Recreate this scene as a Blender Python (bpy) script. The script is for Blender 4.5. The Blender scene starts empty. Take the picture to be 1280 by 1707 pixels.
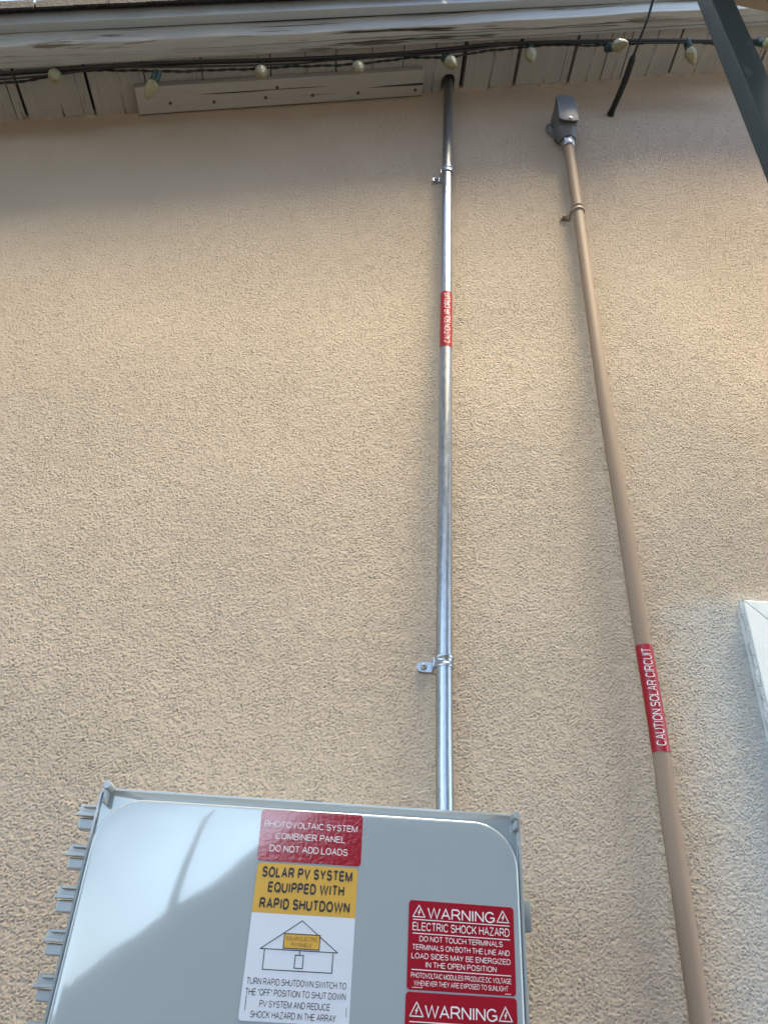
import bpy, bmesh, math, random
import numpy as np
from mathutils import Vector, Matrix
random.seed(7)
scene = bpy.context.scene
COL = scene.collection

# ------------------------------------------------------------------ camera
F_PX, W_PX, PPX, PPY = 1282.0, 1280.0, 640.0, 853.5
_Z = np.array([113.0, -1903.0, F_PX]); _Z /= np.linalg.norm(_Z)
_N = np.array([-90.0, 0.0, F_PX]); _N[1] = -(_Z[0]*_N[0]+_Z[2]*F_PX)/_Z[1]; _N /= np.linalg.norm(_N)
_X = np.cross(_N, _Z)
RW = np.stack([_X, _N, _Z])                # camera (right, down, forward) -> world
CAM = np.array([0.0, -0.95, 1.55])
cam_data = bpy.data.cameras.new('camera')
cam_data.sensor_fit = 'HORIZONTAL'; cam_data.sensor_width = 36.0
cam_data.lens = 36.0*F_PX/W_PX
cam_data.clip_start = 0.02; cam_data.clip_end = 2000
cam = bpy.data.objects.new('camera', cam_data); COL.objects.link(cam)
_r, _u, _b = RW @ np.array([1, 0, 0]), RW @ np.array([0, -1, 0]), RW @ np.array([0, 0, -1])
cam.matrix_world = Matrix(((_r[0], _u[0], _b[0], CAM[0]), (_r[1], _u[1], _b[1], CAM[1]),
                           (_r[2], _u[2], _b[2], CAM[2]), (0, 0, 0, 1)))
scene.camera = cam

# ------------------------------------------------------------------ light
SUN_DIR = Vector((0.20, -0.184, 0.97)).normalized()      # towards the light
sun_el = math.asin(SUN_DIR.z)
sun_rot = math.atan2(SUN_DIR.x, SUN_DIR.y)
world = bpy.data.worlds.new('World'); scene.world = world
world.use_nodes = True
wn = world.node_tree
bg = wn.nodes['Background']
sky = wn.nodes.new('ShaderNodeTexSky')
sky.sky_type = 'NISHITA'; sky.sun_disc = False
sky.sun_elevation = sun_el; sky.sun_rotation = sun_rot
sky.air_density = 1.0; sky.dust_density = 1.5; sky.ozone_density = 1.0
wtc = wn.nodes.new('ShaderNodeTexCoord')
wsep = wn.nodes.new('ShaderNodeSeparateXYZ'); wn.links.new(wtc.outputs['Generated'], wsep.inputs[0])
wno = wn.nodes.new('ShaderNodeTexNoise'); wno.inputs['Scale'].default_value = 2.2; wno.inputs['Detail'].default_value = 6
wn.links.new(wtc.outputs['Generated'], wno.inputs['Vector'])
wadd = wn.nodes.new('ShaderNodeMath'); wadd.operation = 'MULTIPLY_ADD'      # low bright cloud bank added to light lid and wall, breaking up higher
wadd.inputs[1].default_value = -0.85; wn.links.new(wsep.outputs['Z'], wadd.inputs[0]); wn.links.new(wno.outputs['Fac'], wadd.inputs[2])
wmap = wn.nodes.new('ShaderNodeMapRange'); wn.links.new(wadd.outputs[0], wmap.inputs['Value'])
wmap.inputs['From Min'].default_value = 0.16; wmap.inputs['From Max'].default_value = 0.36
wmix = wn.nodes.new('ShaderNodeMix'); wmix.data_type = 'RGBA'
wn.links.new(wmap.outputs[0], wmix.inputs[0]); wn.links.new(sky.outputs[0], wmix.inputs[6])
CLOUD_FILL = 11.3
wmix.inputs[7].default_value = (CLOUD_FILL*0.62, CLOUD_FILL*0.83, CLOUD_FILL*1.0, 1)
wn.links.new(wmix.outputs[2], bg.inputs['Color'])
bg.inputs['Strength'].default_value = 0.13
sl = bpy.data.lights.new('sun', 'SUN'); sl.energy = 5.0; sl.angle = math.radians(31)
sl.color = (1.0, 0.85, 0.59)
so = bpy.data.objects.new('sun', sl); COL.objects.link(so)
so.rotation_euler = SUN_DIR.to_track_quat('Z', 'Y').to_euler()
so.location = (6, -6, 6)
scene.view_settings.view_transform = 'Standard'
scene.view_settings.look = 'None'
scene.view_settings.exposure = 2.1
scene.view_settings.gamma = 1.0

# ------------------------------------------------------------------ helpers
def at(px, py, y):
    """point of the plane Y = y that lies on the sight line of a photo pixel"""
    d = RW @ np.array([px-PPX, py-PPY, F_PX])
    return Vector(CAM + d*((y-CAM[1])/d[1]))

def tag(o, label=None, cat=None, group=None, kind=None):
    if label: o['label'] = label
    if cat: o['category'] = cat
    if group: o['group'] = group
    if kind: o['kind'] = kind
    return o

def empty(name, loc, label=None, cat=None, group=None, kind=None):
    o = bpy.data.objects.new(name, None); COL.objects.link(o)
    o.location = loc; o.empty_display_size = 0.05
    return tag(o, label, cat, group, kind)

def link_mesh(name, me, mats, parent=None, M=None, smooth=False):
    o = bpy.data.objects.new(name, me); COL.objects.link(o)
    for m in (mats if isinstance(mats, (list, tuple)) else [mats]):
        me.materials.append(m)
    if smooth:
        me.shade_smooth()
    if M is not None:
        o.matrix_basis = M
    if parent is not None:
        o.parent = parent
        if parent.parent is None:
            o.matrix_parent_inverse = Matrix.Translation(-Vector(parent.location))
        else:
            o.matrix_parent_inverse = (Matrix.Translation(parent.parent.location) @
                                       parent.matrix_parent_inverse @ parent.matrix_basis).inverted()
    return o

def obj(name, bm, mats, parent=None, M=None, smooth=False, angle=None, center=True):
    bmesh.ops.recalc_face_normals(bm, faces=bm.faces)
    if M is None and center and bm.verts:
        lo = Vector([min(v.co[i] for v in bm.verts) for i in range(3)])
        hi = Vector([max(v.co[i] for v in bm.verts) for i in range(3)])
        c = (lo+hi)/2
        bmesh.ops.translate(bm, vec=-c, verts=bm.verts)
        M = Matrix.Translation(c)
    if angle is not None:
        for f in bm.faces: f.smooth = True
        for e in bm.edges:
            e.smooth = (len(e.link_faces) == 2 and e.calc_face_angle(0) < math.radians(angle))
    me = bpy.data.meshes.new(name); bm.to_mesh(me); bm.free()
    return link_mesh(name, me, mats, parent, M, smooth)

def box(bm, lo, hi, bev=0.0, seg=2, mat=0):
    r = bmesh.ops.create_cube(bm, size=1.0)
    vs = r['verts']
    for v in vs:
        v.co = Vector([(lo[i]+hi[i])/2 + v.co[i]*(hi[i]-lo[i]) for i in range(3)])
    fs = {f for v in vs for f in v.link_faces}
    for f in fs: f.material_index = mat
    if bev > 0:
        es = list({e for v in vs for e in v.link_edges})
        bmesh.ops.bevel(bm, geom=es, offset=bev, segments=seg, profile=0.5, affect='EDGES')
    return bm

def tube(bm, pts, rad, n=24, caps=True, mat=0):
    pts = [Vector(p) for p in pts]
    if not isinstance(rad, (list, tuple)): rad = [rad]*len(pts)
    rings = []; ref = None
    for i, p in enumerate(pts):
        t = (pts[min(i+1, len(pts)-1)] - pts[max(i-1, 0)]).normalized()
        if ref is None:
            ref = t.orthogonal().normalized()
        ref = (ref - t*ref.dot(t)).normalized()
        b = t.cross(ref)
        rings.append([bm.verts.new(p + (ref*math.cos(2*math.pi*k/n) + b*math.sin(2*math.pi*k/n))*rad[i]) for k in range(n)])
    for a, c in zip(rings[:-1], rings[1:]):
        for k in range(n):
            f = bm.faces.new((a[k], a[(k+1) % n], c[(k+1) % n], c[k])); f.material_index = mat; f.smooth = True
    if caps:
        bm.faces.new(rings[0][::-1]).material_index = mat
        bm.faces.new(rings[-1]).material_index = mat
    return bm

def prism(bm, poly, w0, w1, fn, mat=0):
    """poly: 2-D outline; fn(u, v, w) -> point; a slab between w0 and w1"""
    a = [bm.verts.new(fn(u, v, w0)) for u, v in poly]
    b = [bm.verts.new(fn(u, v, w1)) for u, v in poly]
    n = len(poly)
    bm.faces.new(a).material_index = mat; bm.faces.new(b[::-1]).material_index = mat
    for k in range(n):
        bm.faces.new((a[k], b[k], b[(k+1) % n], a[(k+1) % n])).material_index = mat
    return bm

def rrect(x0, z0, x1, z1, r, n=8):
    out = []
    for cx, cz, a0 in ((x1-r, z1-r, 0), (x0+r, z1-r, 90), (x0+r, z0+r, 180), (x1-r, z0+r, 270)):
        for k in range(n+1):
            a = math.radians(a0+90*k/n)
            out.append((cx+r*math.cos(a), cz+r*math.sin(a)))
    return out

def _arc(cx, cy, rx, ry, a0, a1, n=None):
    n = n or max(4, int(abs(a1-a0)/11))
    return [(cx+rx*math.cos(math.radians(a0+(a1-a0)*k/n)), cy+ry*math.sin(math.radians(a0+(a1-a0)*k/n))) for k in range(n+1)]
_BOWL = [(0, 1), (.60, 1)]+_arc(.60, .735, .40, .265, 90, -90)+[(0, .47)]
GLYPHS = {                                              # width, centre lines of a plain grotesque capital
    'A': (.95, [[(0, 0), (.5, 1), (1, 0)], [(.2, .34), (.8, .34)]]),
    'B': (.86, [[(0, 0), (0, 1)], [(0, 1), (.60, 1)]+_arc(.60, .775, .34, .225, 90, -90)+[(0, .55)], [(0, .55), (.64, .55)]+_arc(.64, .275, .36, .275, 90, -90)+[(0, 0)]]),
    'C': (.96, [_arc(.52, .5, .52, .5, 38, 322, 24)]),
    'D': (.92, [[(0, 0), (0, 1)], [(0, 1), (.46, 1)]+_arc(.46, .5, .54, .5, 90, -90, 18)+[(0, 0)]]),
    'E': (.82, [[(0, 0), (0, 1)], [(0, 1), (1, 1)], [(0, .52), (.93, .52)], [(0, 0), (1, 0)]]),
    'F': (.76, [[(0, 0), (0, 1)], [(0, 1), (1, 1)], [(0, .5), (.86, .5)]]),
    'G': (1.0, [_arc(.52, .5, .52, .5, 38, 318, 24)+[(1, .16), (1, .45), (.56, .45)]]),
    'H': (.90, [[(0, 0), (0, 1)], [(1, 0), (1, 1)], [(0, .53), (1, .53)]]),
    'I': (.13, [[(.5, 0), (.5, 1)]]),
    'K': (.90, [[(0, 0), (0, 1)], [(0, .34), (.96, 1)], [(.36, .58), (1, 0)]]),
    'L': (.74, [[(0, 1), (0, 0), (1, 0)]]),
    'M': (1.06, [[(0, 0), (0, 1)], [(0, 1), (.5, 0), (1, 1)], [(1, 1), (1, 0)]]),
    'N': (.90, [[(0, 0), (0, 1)], [(0, 1), (1, 0)], [(1, 0), (1, 1)]]),
    'O': (1.02, [_arc(.5, .5, .5, .5, 90, 450, 32)]),
    'P': (.84, [[(0, 0), (0, 1)], _BOWL]),
    'Q': (1.02, [_arc(.5, .5, .5, .5, 90, 450, 32), [(.60, .24), (1.0, -.06)]]),
    'R': (.92, [[(0, 0), (0, 1)], [(x*.93, y) for x, y in _BOWL], [(.52, .47), (.70, .38), (1, 0)]]),
    'S': (.86, [_arc(.5, .745, .45, .255, 18, 250, 18)+_arc(.5, .265, .5, .265, 70, -162, 18)]),
    'T': (.84, [[(0, 1), (1, 1)], [(.5, 1), (.5, 0)]]),
    'U': (.90, [[(0, 1), (0, .36)]+_arc(.5, .36, .5, .36, 180, 360, 18)+[(1, 1)]]),
    'V': (.92, [[(0, 1), (.5, 0), (1, 1)]]),
    'W': (1.34, [[(0, 1), (.25, 0), (.5, 1), (.75, 0), (1, 1)]]),
    'X': (.90, [[(0, 0), (1, 1)], [(0, 1), (1, 0)]]),
    'Y': (.90, [[(0, 1), (.5, .43), (1, 1)], [(.5, .45), (.5, 0)]]),
    'Z': (.82, [[(.04, 1), (1, 1), (0, 0), (1, 0)]]),
    '\u201c': (.32, [[(.1, .72), (.1, .82), (.35, .98)], [(.7, .72), (.7, .82), (.95, .98)]]),
    '\u201d': (.32, [[(.3, .98), (.3, .88), (.05, .72)], [(.9, .98), (.9, .88), (.65, .72)]]),
}
def stroke_into(bm, pts, t, z):
    """a flat ribbon of width t along a polyline, mitred at its corners"""
    P = [Vector((x, y)) for x, y in pts]; closed = (P[0]-P[-1]).length < 1e-5
    if closed: P = P[:-1]
    n = len(P); L, R = [], []
    for i, p in enumerate(P):
        a = P[i-1] if (i or closed) else None
        c = P[(i+1) % n] if (i < n-1 or closed) else None
        d0 = (p-a).normalized() if a is not None else None
        d1 = (c-p).normalized() if c is not None else None
        d0 = d0 or d1; d1 = d1 or d0
        n0, n1 = Vector((-d0.y, d0.x)), Vector((-d1.y, d1.x))
        m = n0+n1
        m = m.normalized() if m.length > 1e-4 else n0
        k = t/2/max(0.58, m.dot(n0))
        L.append(bm.verts.new((p.x+m.x*k, p.y+m.y*k, z))); R.append(bm.verts.new((p.x-m.x*k, p.y-m.y*k, z)))
    for i in range(n if closed else n-1):
        j = (i+1) % n
        bm.faces.new((L[i], R[i], R[j], L[j]))

def text_mesh(body, t):
    bm = bmesh.new(); x = 0.0; prev = ''
    for ch in body:
        x -= {'LT': .22, 'LY': .22, 'LA': .04, 'LO': .03, 'TA': .10, 'AT': .10, 'AV': .12, 'VA': .12, 'AY': .12, 'PA': .10, 'FA': .10, 'AC': .03, 'RT': .03, 'WA': .06, 'AW': .06}.get(prev+ch, 0.0); prev = ch
        if ch == ' ': x += 0.40; continue
        w, strokes = GLYPHS[ch]
        wi = max(w-t, 0.0) if ch != 'I' else 0.0
        if ch == 'I': x += 0.05
        for k, st in enumerate(strokes):
            stroke_into(bm, [(x+t/2+u*wi, t/2+v*(1-t)) for u, v in st], t, 0.00003*k)
        x += (w if ch != 'I' else t+0.05)+0.11+0.35*(0.14-t if t < .14 else 0)
    return bm

def text_into(bm, body, cu, cv, wid, hgt, fn, mat=0, bold=0.115, cuts=0):
    """flat lettering with caps hgt high and wid wide over all, centred on (cu, cv), mapped by fn(u, v, lift)"""
    t = text_mesh(body, bold)
    x0 = min(v.co.x for v in t.verts); x1 = max(v.co.x for v in t.verts)
    for v in t.verts:
        v.co = Vector((cu+((v.co.x-x0)/(x1-x0)-0.5)*wid, cv+(v.co.y-0.5)*hgt, v.co.z))
    if cuts:
        for k in range(cuts+1):
            bmesh.ops.bisect_plane(t, geom=t.verts[:]+t.edges[:]+t.faces[:], plane_co=(0, cv+(k/cuts-0.5)*hgt, 0), plane_no=(0, 1, 0))
    mp = {}
    for v in t.verts: mp[v] = bm.verts.new(fn(v.co.x, v.co.y, v.co.z))
    for f in t.faces:
        nf = bm.faces.new([mp[v] for v in f.verts]); nf.material_index = mat
    t.free()

def line_into(bm, p, q, wid, fn, mat=0):
    p = Vector(p); q = Vector(q); d = (q-p).normalized(); nrm = Vector((-d.y, d.x))*wid/2; e = d*wid/2
    vs = [bm.verts.new(fn(*c)) for c in (p-e-nrm, q+e-nrm, q+e+nrm, p-e+nrm)]
    bm.faces.new(vs).material_index = mat

# ------------------------------------------------------------------ materials
def mat(name, color=(0.5, 0.5, 0.5), rough=0.5, metal=0.0, **kw):
    m = bpy.data.materials.new(name); m.use_nodes = True
    p = m.node_tree.nodes['Principled BSDF']
    p.inputs['Base Color'].default_value = (*color, 1); p.inputs['Roughness'].default_value = rough
    p.inputs['Metallic'].default_value = metal
    for k, v in kw.items():
        p.inputs[k.replace('_', ' ')].default_value = v
    return m

class NT:
    def __init__(s, m): s.t = m.node_tree; s.p = s.t.nodes['Principled BSDF']
    def n(s, kind, ins=None, **props):
        nd = s.t.nodes.new('ShaderNode'+kind)
        for k, v in props.items(): setattr(nd, k, v)
        for k, v in (ins or {}).items():
            if isinstance(v, bpy.types.NodeSocket): s.t.links.new(v, nd.inputs[k])
            else: nd.inputs[k].default_value = v
        return nd
    def co(s, scale=(1, 1, 1)):
        tc = s.n('TexCoord')
        return s.n('Mapping', {'Vector': tc.outputs['Object'], 'Scale': scale}).outputs[0]
    def noise(s, vec, scale, detail=4, rough=0.55):
        return s.n('TexNoise', {'Vector': vec, 'Scale': scale, 'Detail': detail, 'Roughness': rough}).outputs['Fac']
    def ramp(s, fac, stops):
        r = s.n('ValToRGB', {'Fac': fac}); cr = r.color_ramp
        while len(cr.elements) < len(stops): cr.elements.new(0.5)
        for e, (p, c) in zip(cr.elements, stops):
            e.position = p; e.color = (*c, 1) if isinstance(c, (tuple, list)) else (c, c, c, 1)
        return r.outputs['Color']
    def mix(s, fac, a, b, mode='MIX'):
        m = s.n('Mix', data_type='RGBA', blend_type=mode)
        for sock, v in ((m.inputs[0], fac), (m.inputs[6], a), (m.inputs[7], b)):
            if isinstance(v, bpy.types.NodeSocket): s.t.links.new(v, sock)
            elif isinstance(v, (int, float)): sock.default_value = v if sock.type == 'VALUE' else (v, v, v, 1)
            else: sock.default_value = (*v, 1)
        return m.outputs[2]
    def math(s, op, a, b=0.0, c=0.0):
        m = s.n('Math', operation=op)
        for i, v in enumerate((a, b, c)):
            if isinstance(v, bpy.types.NodeSocket): s.t.links.new(v, m.inputs[i])
            else: m.inputs[i].default_value = v
        return m.outputs[0]
    def bump(s, h, strength=0.5, dist=0.001):
        b = s.n('Bump', {'Height': h, 'Strength': strength, 'Distance': dist})
        s.t.links.new(b.outputs[0], s.p.inputs['Normal'])
    def set(s, name, sock): s.t.links.new(sock, s.p.inputs[name])

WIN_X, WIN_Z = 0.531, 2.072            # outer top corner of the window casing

def make_stucco(plain=False):
    m = mat('tan stucco', rough=0.95); t = NT(m)
    v = t.co()
    big = t.noise(v, 1.6, 3); mid = t.noise(v, 9, 4); fine = t.noise(v, 260, 3)
    c = t.ramp(big, [(0.3, (0.455, 0.374, 0.293)), (0.7, (0.49, 0.404, 0.32))])
    c = t.mix(0.35, c, t.ramp(mid, [(0.3, (0.44, 0.359, 0.279)), (0.7, (0.505, 0.418, 0.335))]))
    c = t.mix(t.ramp(fine, [(0.35, 0.0), (0.75, 0.22)]), c, (0.55, 0.49, 0.40))
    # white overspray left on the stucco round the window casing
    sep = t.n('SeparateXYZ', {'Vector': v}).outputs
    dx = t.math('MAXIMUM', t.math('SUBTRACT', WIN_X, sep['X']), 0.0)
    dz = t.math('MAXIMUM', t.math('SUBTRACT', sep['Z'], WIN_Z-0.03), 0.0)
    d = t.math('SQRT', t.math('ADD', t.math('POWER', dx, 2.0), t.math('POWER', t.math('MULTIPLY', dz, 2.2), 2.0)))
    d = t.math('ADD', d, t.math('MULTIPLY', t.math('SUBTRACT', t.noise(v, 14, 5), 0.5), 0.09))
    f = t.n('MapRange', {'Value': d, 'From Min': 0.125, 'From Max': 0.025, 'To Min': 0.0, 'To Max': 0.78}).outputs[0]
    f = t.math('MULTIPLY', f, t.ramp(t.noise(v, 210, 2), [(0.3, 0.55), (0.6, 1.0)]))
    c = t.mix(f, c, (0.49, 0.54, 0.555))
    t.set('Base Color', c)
    t.bump(t.math('ADD', t.noise(v, 900, 3, 0.6), t.math('MULTIPLY', t.noise(v, 260, 4, 0.6), 0.8)), 0.6, 0.0006)
    return m
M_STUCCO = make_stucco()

def painted_wood(name, col, bare, grain=1.0, cracks=0.60, rough=0.75):
    m = mat(name, rough=rough); t = NT(m)
    v = t.co((1.0, 1.0, 1.0))
    g = t.co((4.5, 60, 60)); g2 = t.co((9, 170, 170))
    big = t.noise(v, 5, 4)
    gr = t.noise(g, 1.0, 5, 0.6); fi = t.noise(g2, 1.0, 4, 0.6)
    c = t.mix(big, col, tuple(x*0.80 for x in col))
    c = t.mix(t.ramp(fi, [(0.45, 0.0), (0.8, 0.35)]), c, bare)
    chip = t.math('MULTIPLY', t.ramp(gr, [(cracks, 0.0), (cracks+0.05, 1.0)]), t.ramp(t.noise(v, 3.1, 3), [(0.36, 0.0), (0.5, 1.0)]))
    c = t.mix(chip, c, bare)
    crack = t.ramp(t.noise(t.co((1.1, 70, 70)), 1.0, 3, 0.5), [(0.625, 0.0), (0.645, 1.0)])
    c = t.mix(crack, c, (0.03, 0.027, 0.022))
    t.set('Base Color', c)
    h = t.math('SUBTRACT', t.math('ADD', gr, t.math('MULTIPLY', fi, 0.5)), t.math('MULTIPLY', crack, 1.4))
    t.bump(h, 0.55*grain, 0.002)
    return m
M_BARGE = painted_wood('weathered pale painted wood', (0.45, 0.475, 0.48), (0.15, 0.135, 0.11), 1.2, 0.57)
M_SOFFIT = painted_wood('old white painted planks', (0.46, 0.455, 0.435), (0.17, 0.15, 0.125), 0.9, 0.60)
M_TRIM = painted_wood('grey white painted board', (0.47, 0.465, 0.445), (0.33, 0.29, 0.23), 0.25, 0.72)
M_DRIP = mat('grey painted drip edge', (0.38, 0.42, 0.44), 0.5)
M_BEAM = painted_wood('weathered bare beam wood', (0.34, 0.29, 0.23), (0.18, 0.14, 0.10))

def make_shingle():
    m = mat('dark roof shingle', rough=0.95); t = NT(m); v = t.co()
    t.set('Base Color', t.ramp(t.noise(v, 160, 4), [(0.3, (0.015, 0.015, 0.016)), (0.7, (0.06, 0.058, 0.06))]))
    t.bump(t.noise(v, 220, 4), 0.8, 0.003); return m
M_SHINGLE = make_shingle()

def make_galv():
    m = mat('galvanized steel', (0.62, 0.65, 0.68), 0.3, 1.0); t = NT(m)
    v = t.co((1, 1, 0.25)); w = t.co()
    sp = t.n('TexVoronoi', {'Vector': t.co((1, 1, 0.5)), 'Scale': 260.0}).outputs['Color']
    sp = t.n('RGBToBW', {'Color': sp}).outputs[0]
    f = t.mix(0.35, t.ramp(t.noise(t.co((1, 1, 0.07)), 240, 5, 0.65), [(0.25, 0.2), (0.75, 1.0)]), sp)
    t.set('Base Color', t.mix(f, (0.29, 0.32, 0.35), (0.52, 0.55, 0.58)))
    t.set('Roughness', t.n('MapRange', {'Value': f, 'To Min': 0.25, 'To Max': 0.38}).outputs[0])
    t.bump(t.math('ADD', t.noise(v, 240, 3), t.math('MULTIPLY', t.noise(w, 40, 2), 0.5)), 0.12, 0.0004); return m
M_GALV = make_galv()

def make_brown():
    m = mat('tan brown conduit paint', (0.27, 0.185, 0.125), 0.62); t = NT(m); t.p.inputs['Specular IOR Level'].default_value = 0.25; v = t.co()
    c = t.mix(t.noise(t.co((3, 3, 1)), 9, 4), (0.315, 0.232, 0.170), (0.275, 0.203, 0.150))
    c = t.mix(t.ramp(t.noise(v, 70, 5), [(0.66, 0.0), (0.72, 0.6)]), c, (0.36, 0.27, 0.2))
    t.set('Base Color', c); t.bump(t.noise(v, 120, 4), 0.25, 0.0006); return m
M_BROWN = make_brown()

def make_lid():
    m = mat('glossy pale grey plastic', (0.40, 0.43, 0.435), 0.11); t = NT(m); v = t.co()
    p = t.p; p.inputs['Coat Weight'].default_value = 1.0; p.inputs['Coat Roughness'].default_value = 0.08
    p.inputs['Specular IOR Level'].default_value = 0.9
    dust = t.ramp(t.noise(v, 700, 2), [(0.70, 0.0), (0.76, 0.5)])
    c = t.mix(t.noise(v, 6, 4), (0.36, 0.405, 0.425), (0.345, 0.39, 0.41))
    c = t.mix(dust, c, (0.30, 0.31, 0.30))
    t.set('Base Color', c)
    t.set('Roughness', t.n('MapRange', {'Value': t.noise(v, 11, 5, 0.65), 'From Min': 0.3, 'From Max': 0.7, 'To Min': 0.015, 'To Max': 0.05}).outputs[0])
    t.bump(t.math('ADD', t.noise(v, 7, 2), t.math('MULTIPLY', t.noise(v, 300, 2), 0.012)), 0.065, 0.006)
    return m
M_LID = make_lid()
M_PLASTIC = mat('pale grey moulded plastic', (0.36, 0.395, 0.41), 0.26, Specular_IOR_Level=0.7, Coat_Weight=0.6, Coat_Roughness=0.15)

M_LATCH = mat('mid grey moulded plastic', (0.22, 0.24, 0.245), 0.35)

def gloss(name, col, rough=0.16, wob=0.35):
    m = mat(name, col, rough); t = NT(m); v = t.co()
    t.p.inputs['Specular IOR Level'].default_value = 0.8; t.p.inputs['Coat Weight'].default_value = 0.9 if rough < 0.2 else 0.0; t.p.inputs['Coat Roughness'].default_value = 0.06
    t.set('Base Color', t.mix(t.noise(v, 30, 4), col, tuple(x*0.88 for x in col)))
    t.bump(t.noise(v, 260, 3), wob, 0.0006); return m
M_RED = gloss('glossy red vinyl', (0.36, 0.008, 0.02), 0.12, 0.30)
M_REDP = gloss('red vinyl wrap', (0.36, 0.008, 0.02), 0.30, 0.1); M_REDP.node_tree.nodes['Principled BSDF'].inputs['Specular IOR Level'].default_value = 0.35
M_YEL = gloss('golden yellow vinyl', (0.66, 0.36, 0.012), 0.45, 0.1)
M_WHT = gloss('white vinyl', (0.66, 0.69, 0.75), 0.4, 0.1)
M_INKW = mat('white printing ink', (0.80, 0.76, 0.76), 0.4)
M_INKB = mat('black printing ink', (0.018, 0.018, 0.022), 0.45)
M_INKF = mat('faint printing ink', (0.45, 0.12, 0.13), 0.5)

def make_post():
    m = mat('dark grey green painted steel', (0.05, 0.065, 0.07), 0.38); t = NT(m); t.p.inputs['Specular IOR Level'].default_value = 0.06; v = t.co()
    c = t.mix(t.noise(v, 8, 5), (0.046, 0.060, 0.064), (0.066, 0.082, 0.086))
    c = t.mix(t.ramp(t.noise(t.co((1, 1, 0.3)), 45, 5), [(0.62, 0.0), (0.74, 0.5)]), c, (0.14, 0.16, 0.165))
    t.set('Base Color', c)
    t.set('Roughness', t.n('MapRange', {'Value': t.noise(v, 22, 4), 'To Min': 0.6, 'To Max': 0.8}).outputs[0])
    t.bump(t.noise(v, 60, 4), 0.2, 0.001); return m
M_POST = make_post()
M_CAST = mat('grey cast aluminium', (0.145, 0.15, 0.15), 0.55, 0.25)
M_COVER = mat('dark grey cover plate', (0.105, 0.113, 0.115), 0.5, 0.2)
M_ZINC = mat('bright zinc', (0.50, 0.50, 0.49), 0.42, 1.0)
M_BLACK = mat('black cable rubber', (0.008, 0.008, 0.009), 0.45)
M_WIRE = mat('dark green wire', (0.010, 0.016, 0.013), 0.6)
M_SOCK = mat('dark green bulb socket', (0.02, 0.055, 0.055), 0.35)
def make_bulb():
    m = mat('frosted cream glass', (0.29, 0.27, 0.155), 0.35); t = NT(m)
    t.p.inputs['Subsurface Weight'].default_value = 0.3
    t.p.inputs['Subsurface Radius'].default_value = (0.01, 0.009, 0.006)
    t.p.inputs['Specular IOR Level'].default_value = 0.6
    vo = t.n('TexVoronoi', {'Vector': t.co(), 'Scale': 190.0}, distance='CHEBYCHEV').outputs['Distance']
    t.bump(vo, 0.6, 0.003); return m
M_BULB = make_bulb()
def make_casing():
    m = mat('white painted casing', (0.72, 0.75, 0.75), 0.45); t = NT(m); v = t.co()
    t.set('Base Color', t.mix(t.ramp(t.noise(v, 24, 5, 0.65), [(0.45, 0.0), (0.8, 0.5)]), (0.80, 0.83, 0.83), (0.70, 0.73, 0.72)))
    t.bump(t.noise(t.co((6, 6, 1.5)), 14, 5), 0.4, 0.002); return m
M_CASING = make_casing()
def make_caulk():
    m = mat('cracked white caulk', (0.62, 0.66, 0.67), 0.7); t = NT(m); v = t.co((1, 1, 0.6))
    cr = t.n('TexVoronoi', {'Vector': v, 'Scale': 120.0}, feature='DISTANCE_TO_EDGE').outputs['Distance']
    k = t.ramp(cr, [(0.0, 1.0), (0.05, 0.0)])
    t.set('Base Color', t.mix(t.math('MULTIPLY', k, 0.45), (0.62, 0.66, 0.67), (0.20, 0.20, 0.19)))
    t.bump(t.math('ADD', t.noise(v, 90, 3), t.ramp(cr, [(0.0, 0.0), (0.08, 1.0)])), 0.6, 0.002); return m
M_CAULK = make_caulk()
M_GLASS = mat('dark window glass', (0.03, 0.04, 0.045), 0.04)
M_RUST = mat('rusty nail steel', (0.10, 0.06, 0.035), 0.8)
M_DARK = mat('dark bare roof boards', (0.03, 0.027, 0.022), 0.9)
def make_ground():
    m = mat('dark brown bare soil', rough=0.9); t = NT(m); v = t.co()
    t.set('Base Color', t.mix(t.noise(v, 3, 6), (0.053, 0.047, 0.040), (0.037, 0.034, 0.029)))
    t.bump(t.noise(v, 80, 4), 0.4, 0.004); return m
M_GROUND = make_ground()
M_NWALL = mat('dull brown stucco', (0.03, 0.03, 0.03), 0.9)
M_NROOF = mat('grey brown shingle', (0.05, 0.047, 0.045), 0.9)

# ------------------------------------------------------------------ the ground
bm = bmesh.new()
bmesh.ops.create_grid(bm, x_segments=8, y_segments=8, size=400)
tag(obj('ground', bm, M_GROUND, center=False), kind='structure')

# ------------------------------------------------------------------ the house
TH = math.atan(0.293)
SL = Vector((math.cos(TH), 0, math.sin(TH))); NL = Vector((-math.sin(TH), 0, math.cos(TH))); OL = Vector((0, 0, 3.371))
M_SLOPE = Matrix(((SL.x, 0, NL.x, OL.x), (0, 1, 0, 0), (SL.z, 0, NL.z, OL.z), (0, 0, 0, 1)))
def soffit_z(x): return 3.371+0.293*x
house = empty('house', (0, 0, 0), 'tan stucco house gable wall under a weathered sloping eave', 'house')

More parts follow.
